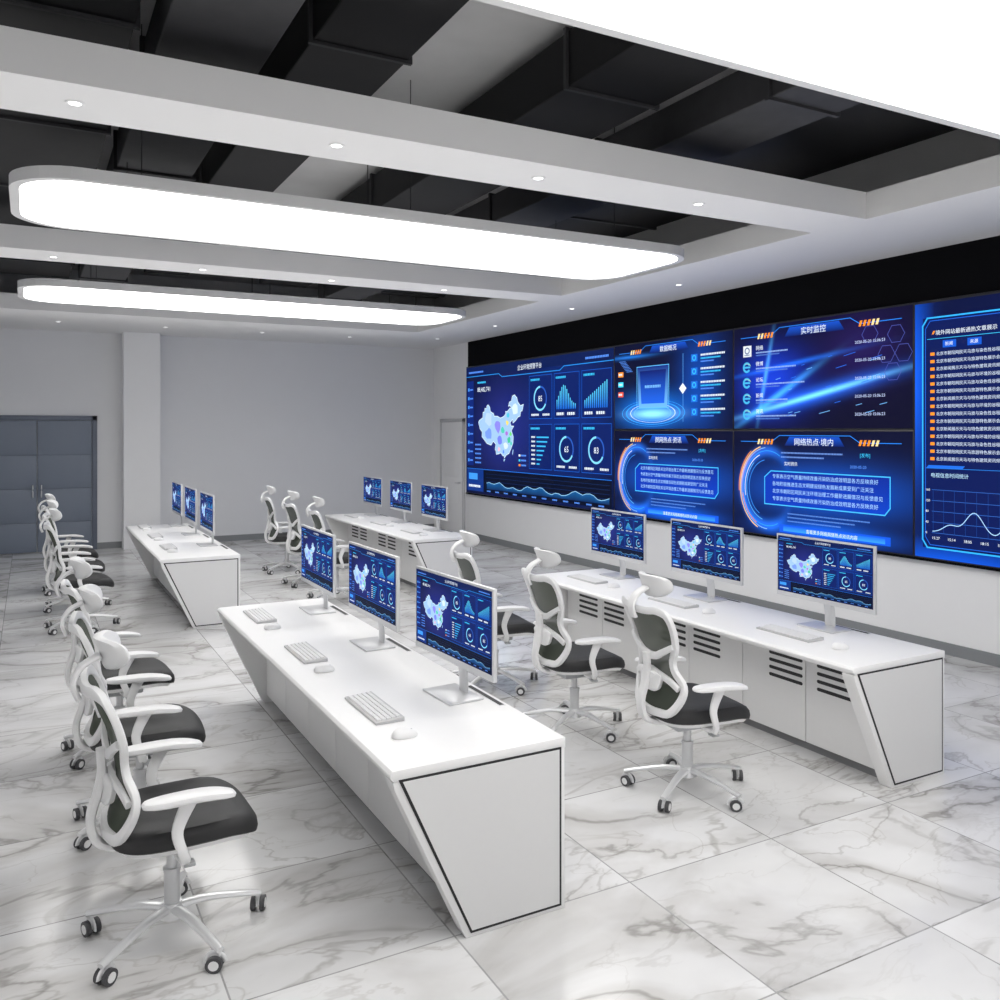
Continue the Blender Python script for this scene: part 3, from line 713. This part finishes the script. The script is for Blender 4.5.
# ------------------------------------------------------------------ chair (faces +X)
BP = [(.48, -.225), (.56, -.205), (.66, -.19), (.76, -.20), (.86, -.225), (.96, -.26), (1.06, -.30)]
def bx(z):
    if z <= BP[0][0]: return BP[0][1]
    for (a, x), (b, y) in zip(BP, BP[1:]):
        if z <= b:
            t = (z - a) / (b - a); t = t * t * (3 - 2 * t) * .3 + t * .7; return x + (y - x) * t
    return BP[-1][1]
def bpnt(y, z, off=0): return (bx(z) + .9 * y * y + off, y, z)
half = [(.0, 1.035), (.09, 1.04), (.16, 1.05), (.208, 1.03), (.216, .96), (.198, .86), (.158, .775), (.165, .715), (.212, .65), (.208, .58), (.158, .50), (.08, .485)]
def make_chair():
    root = empty('office_chair')
    loop = [bpnt(y, z) for y, z in half] + [bpnt(0, .48)] + [bpnt(-y, z) for y, z in reversed(half[1:])]
    b = bmesh.new(); L = crom(loop, 4, True); sweep(b, L, (.021, .014), closed=True, n=12, up=(1, 0, 0), sq=.5); bf = obj('backrest_frame', b, 'plastic', root)
    b = bmesh.new()
    for s in (1, -1):
        P = [bpnt(s * y, z, -.016) for y, z in ((.198, .86), (.155, .835), (.11, .81), (.06, .785), (.0, .775))]
        sweep(b, crom(P, 4), lambda t: (.015 + .007 * t, .010), n=12, up=(1, 0, 0), sq=.5)
        P = [bpnt(s * y, z, -.016) for y, z in ((.0, .70), (.07, .685), (.14, .665), (.20, .635))]
        sweep(b, crom(P, 3), (.018, .010), n=12, up=(1, 0, 0), sq=.5)
    obj('back_spars', b, 'plastic', bf)
    b = bmesh.new(); hp = sorted([(z, y) for y, z in half[3:]])
    def hw(z):
        for (a, x), (q, y) in zip(hp, hp[1:]):
            if z <= q: return x + (y - x) * max(0, (z - a) / (q - a))
        return hp[-1][1]
    rows = []
    for i in range(21):
        z = .495 + i * (1.035 - .495) / 20; w = hw(z)
        rows.append([b.verts.new(bpnt(w * (-1 + 2 * j / 10), z, .004)) for j in range(11)])
    for A, B in zip(rows, rows[1:]):
        for j in range(10): b.faces.new((A[j], A[j + 1], B[j + 1], B[j]))
    obj('backrest_mesh', b, 'netting', root)
    b = bmesh.new(); slab(b, .095, .055, 4, [(0, -.044), (.85, -.042), (1, -.032), (.95, -.014), (0, -.014)], f=lambda u, v, w: (bx(.645 + v) + .9 * u * u + w, u * (1 + 2.2 * v), .645 + v), n=32)
    obj('lumbar_support', b, 'plastic', root)
    b = bmesh.new(); sweep(b, crom([(-.04, 0, .405), (-.16, 0, .405), (-.25, 0, .44), (-.272, 0, .53), (-.25, 0, .62), (-.236, 0, .70), (-.24, 0, .79)], 5), lambda t: (.042 - .020 * t, .016), n=12, up=(1, 0, .3), sq=.7); obj('back_spine', b, 'plastic', root)
    # headrest
    b = bmesh.new()
    slab(b, .140, .064, 2.6, [(0, -.018), (.7, -.020), (.93, -.016), (1, 0), (.93, .016), (.7, .020), (0, .018)], f=lambda u, v, w: (-.225 + w + 2.8 * u * u - .30 * v - 1.2 * v * v, u, 1.155 + v + .9 * u * u), n=36)
    hr = obj('headrest', b, 'plastic', root)
    b = bmesh.new(); sweep(b, crom([(-.310, 0, .99), (-.328, 0, 1.05), (-.30, 0, 1.11), (-.240, 0, 1.145)], 4), (.030, .011), n=12, up=(1, 0, 0), sq=.7)
    obj('headrest_bracket', b, 'plastic', hr)
    # seat
    dr = lambda u, v, w: (u + .035, v, w - .045 * max(0, (u - .10) / .15) ** 2 + .012 * (v / .25) ** 2)
    b = bmesh.new(); slab(b, .255, .245, 3.4, [(0, .435), (.92, .435), (.985, .446), (1, .468), (.985, .492), (.93, .508), (.8, .515), (.5, .511), (0, .508)], f=dr, n=48); obj('seat', b, 'seat', root)
    b = bmesh.new(); slab(b, .235, .228, 3.6, [(0, .402), (.7, .402), (.95, .418), (1.0, .438), (0, .438)], f=dr, n=40); obj('seat_pan', b, 'plastic', root)
    b = bmesh.new(); box(b, -.10, .12, -.07, .07, .355, .408, bev=.012)
    sweep(b, [(.02, -.07, .385), (.02, -.20, .38)], .007, n=8); box(b, .0, .04, -.235, -.19, .373, .387, bev=.004); obj('tilt_mechanism', b, 'greypl', root)
    for s in (1, -1):
        b = bmesh.new()
        sweep(b, crom([(.0, s * .17, .41), (.0, s * .25, .41), (-.01, s * .278, .45), (-.03, s * .285, .54), (.01, s * .285, .645)], 5), lambda t: (.027 - .010 * math.sin(t * PI), .011), n=12, up=(0, s, .4), sq=.7); a = obj('armrest', b, 'plastic', root)
        b = bmesh.new()
        slab(b, .155, .042, 3.0, [(0, .643), (.85, .643), (.98, .649), (1, .659), (.96, .667), (.85, .670), (0, .670)], f=lambda u, v, w: (u + .01, v + s * .285 - s * .14 * u * abs(u), w - .9 * max(0, u) ** 2), n=32)
        obj('arm_pad', b, 'plastic', a)
    b = bmesh.new(); cyl(b, (0, 0, .10), .028, .17, 20); cyl(b, (0, 0, .27), .019, .105, 20); cyl(b, (0, 0, .265), .032, .012, 20); obj('gas_lift', b, 'silver', root)
    b = bmesh.new(); cyl(b, (0, 0, .085), .048, .055, 24, r2=.034)
    A0 = .02
    for k in range(5):
        a = 2 * PI * k / 5 + A0; d = Vector((math.cos(a), math.sin(a), 0))
        P = [d * r_ + Vector((0, 0, z)) for r_, z in ((.03, .118), (.12, .118), (.22, .100), (.325, .076))]
        sweep(b, crom(P, 4), lambda t: (.024 - .009 * t, .016 - .005 * t), n=10)
    obj('star_base', b, 'starm', root)
    for k in range(5):
        a = 2 * PI * k / 5 + A0; e = a + 1.1 + k * .7
        T = Matrix.Translation((.315 * math.cos(a), .315 * math.sin(a), 0)) @ Matrix.Rotation(e, 4, 'Z')
        b = bmesh.new(); cyl(b, (0, 0, .05), .008, .035, 10)
        P = [(.012 + .032 * math.cos(R(q)), 0, .031 + .032 * math.sin(R(q))) for q in range(-10, 200, 21)]
        sweep(b, P, (.011, .004), n=8, up=(0, 1, 0)); box(b, -.006, .03, -.008, .008, .025, .058, bev=.003)
        b.transform(T); cs = obj('caster', b, 'starm', root)
        b = bmesh.new()
        cyl(b, (.012, -.009, .029), .010, .018, 12, 'y')
        for yy in (-.026, .009): cyl(b, (.012, yy, .029), .029, .017, 20, 'y')
        nb = len(b.faces)
        for yy in (-.0275, .0255): cyl(b, (.012, yy, .029), .018, .002, 14, 'y')
        b.transform(T)
        b.faces.ensure_lookup_table()
        for i in range(nb, len(b.faces)): b.faces[i].material_index = 1
        wo = obj('wheel', b, 'wheel', cs); wo.data.materials.append(M['plastic'])
    S = Matrix.Diagonal((1.13, 1.10, 1.05, 1))
    for ch in root.children_recursive: ch.data.transform(S)
    return root

# ------------------------------------------------------------------ layout
proto = {'desk': make_desk(), 'mon': make_monitor(), 'key': make_keyboard(), 'mou': make_mouse(), 'chr': make_chair()}
used = set()
def get(k):
    if k in used: return copy_tree(proto[k])
    used.add(k); return proto[k]
DESKS = [
    (1.25, 3.21, .21, 'big foreground desk', 'long white control desk with black-outlined slanted end panel in the foreground, facing bottom centre', .52, .78),
    (4.10, 3.36, .31, 'right desk below the video wall', 'long white control desk with louvred front at the right, below the video wall', 3.37, .78),
    (1.19, 9.60, .21, 'distant desk by the pillar', 'distant white control desk at the left, before the back wall pillar', .47, .98),
    (4.13, 9.85, .31, 'distant desk near the white door', 'distant white control desk in the middle, near the left end of the video wall', 3.36, .80)]
STN = ['nearest', 'middle', 'farthest']
for di, (x0, y0, kx, nm, lab, cx, mo) in enumerate(DESKS):
    o = get('desk'); o.location = (x0, y0, 0); tag(o, lab, 'desk', 'white control desks')
    for k in range(3):
        w = STN[k]
        y = y0 + mo + 1.18 * k
        o = get('mon'); o.location = (x0 + (.65 if di == 1 else .635), y, .7501); o.rotation_euler.z = R((3, 1, 0)[k] if di == 0 else 0)
        tag(o, 'silver monitor with map dashboard, %s of three on the %s' % (w, nm), 'monitor', 'monitors on the ' + nm)
        o = get('key'); o.location = (x0 + kx, y - .02, .7501)
        tag(o, 'slim white keyboard, %s of three on the %s' % (w, nm), 'keyboard', 'keyboards on the ' + nm)
        o = get('mou'); o.location = (x0 + kx - .01, y - .44, .7501); o.rotation_euler.z = R(random.uniform(-8, 8))
        tag(o, 'small white mouse, %s of three on the %s' % (w, nm), 'mouse', 'mice on the ' + nm)
        o = get('chr'); o.location = (cx, y0 + (.56 if di == 1 else .60) + 1.19 * k, 0); o.rotation_euler.z = R([(2, -3, 4), (-8, -5, -8), (3, -5, 2), (-3, 2, -4)][di][k])
        tag(o, 'white office chair, %s of three at the %s' % (w, nm), 'chair', 'chairs at the ' + nm)

# ------------------------------------------------------------------ added fill lights
def area(name, loc, rot, sx, sy, p):
    l = bpy.data.lights.new(name, 'AREA'); l.shape = 'RECTANGLE'; l.size = sx; l.size_y = sy; l.energy = p; l.color = (1, .985, .965)
    o = bpy.data.objects.new(name, l); COL.objects.link(o); o.location = loc; o.rotation_euler = rot; return o
area('ceiling_fill', (2.6, 7.3, 2.75), (PI, 0, 0), 7.5, 15, 120)  # unseen upward fill added to brighten soffit and beams, no fixture here
area('front_fill', (2.6, -.95, 1.9), (R(90), 0, 0), 8, 2.6, 28)

# ------------------------------------------------------------------ world & camera
w = bpy.data.worlds.new('World'); SC.world = w; w.use_nodes = True
w.node_tree.nodes['Background'].inputs[0].default_value = (.5, .5, .52, 1); w.node_tree.nodes['Background'].inputs[1].default_value = .3
cam = bpy.data.cameras.new('Camera'); co = bpy.data.objects.new('Camera', cam); COL.objects.link(co)
co.location = (0, 0, 2.1); co.rotation_euler = (R(90), 0, R(-28.5)); cam.lens = 31.2; cam.sensor_width = 36; cam.shift_y = -.07
cam.clip_start = .05; SC.camera = co
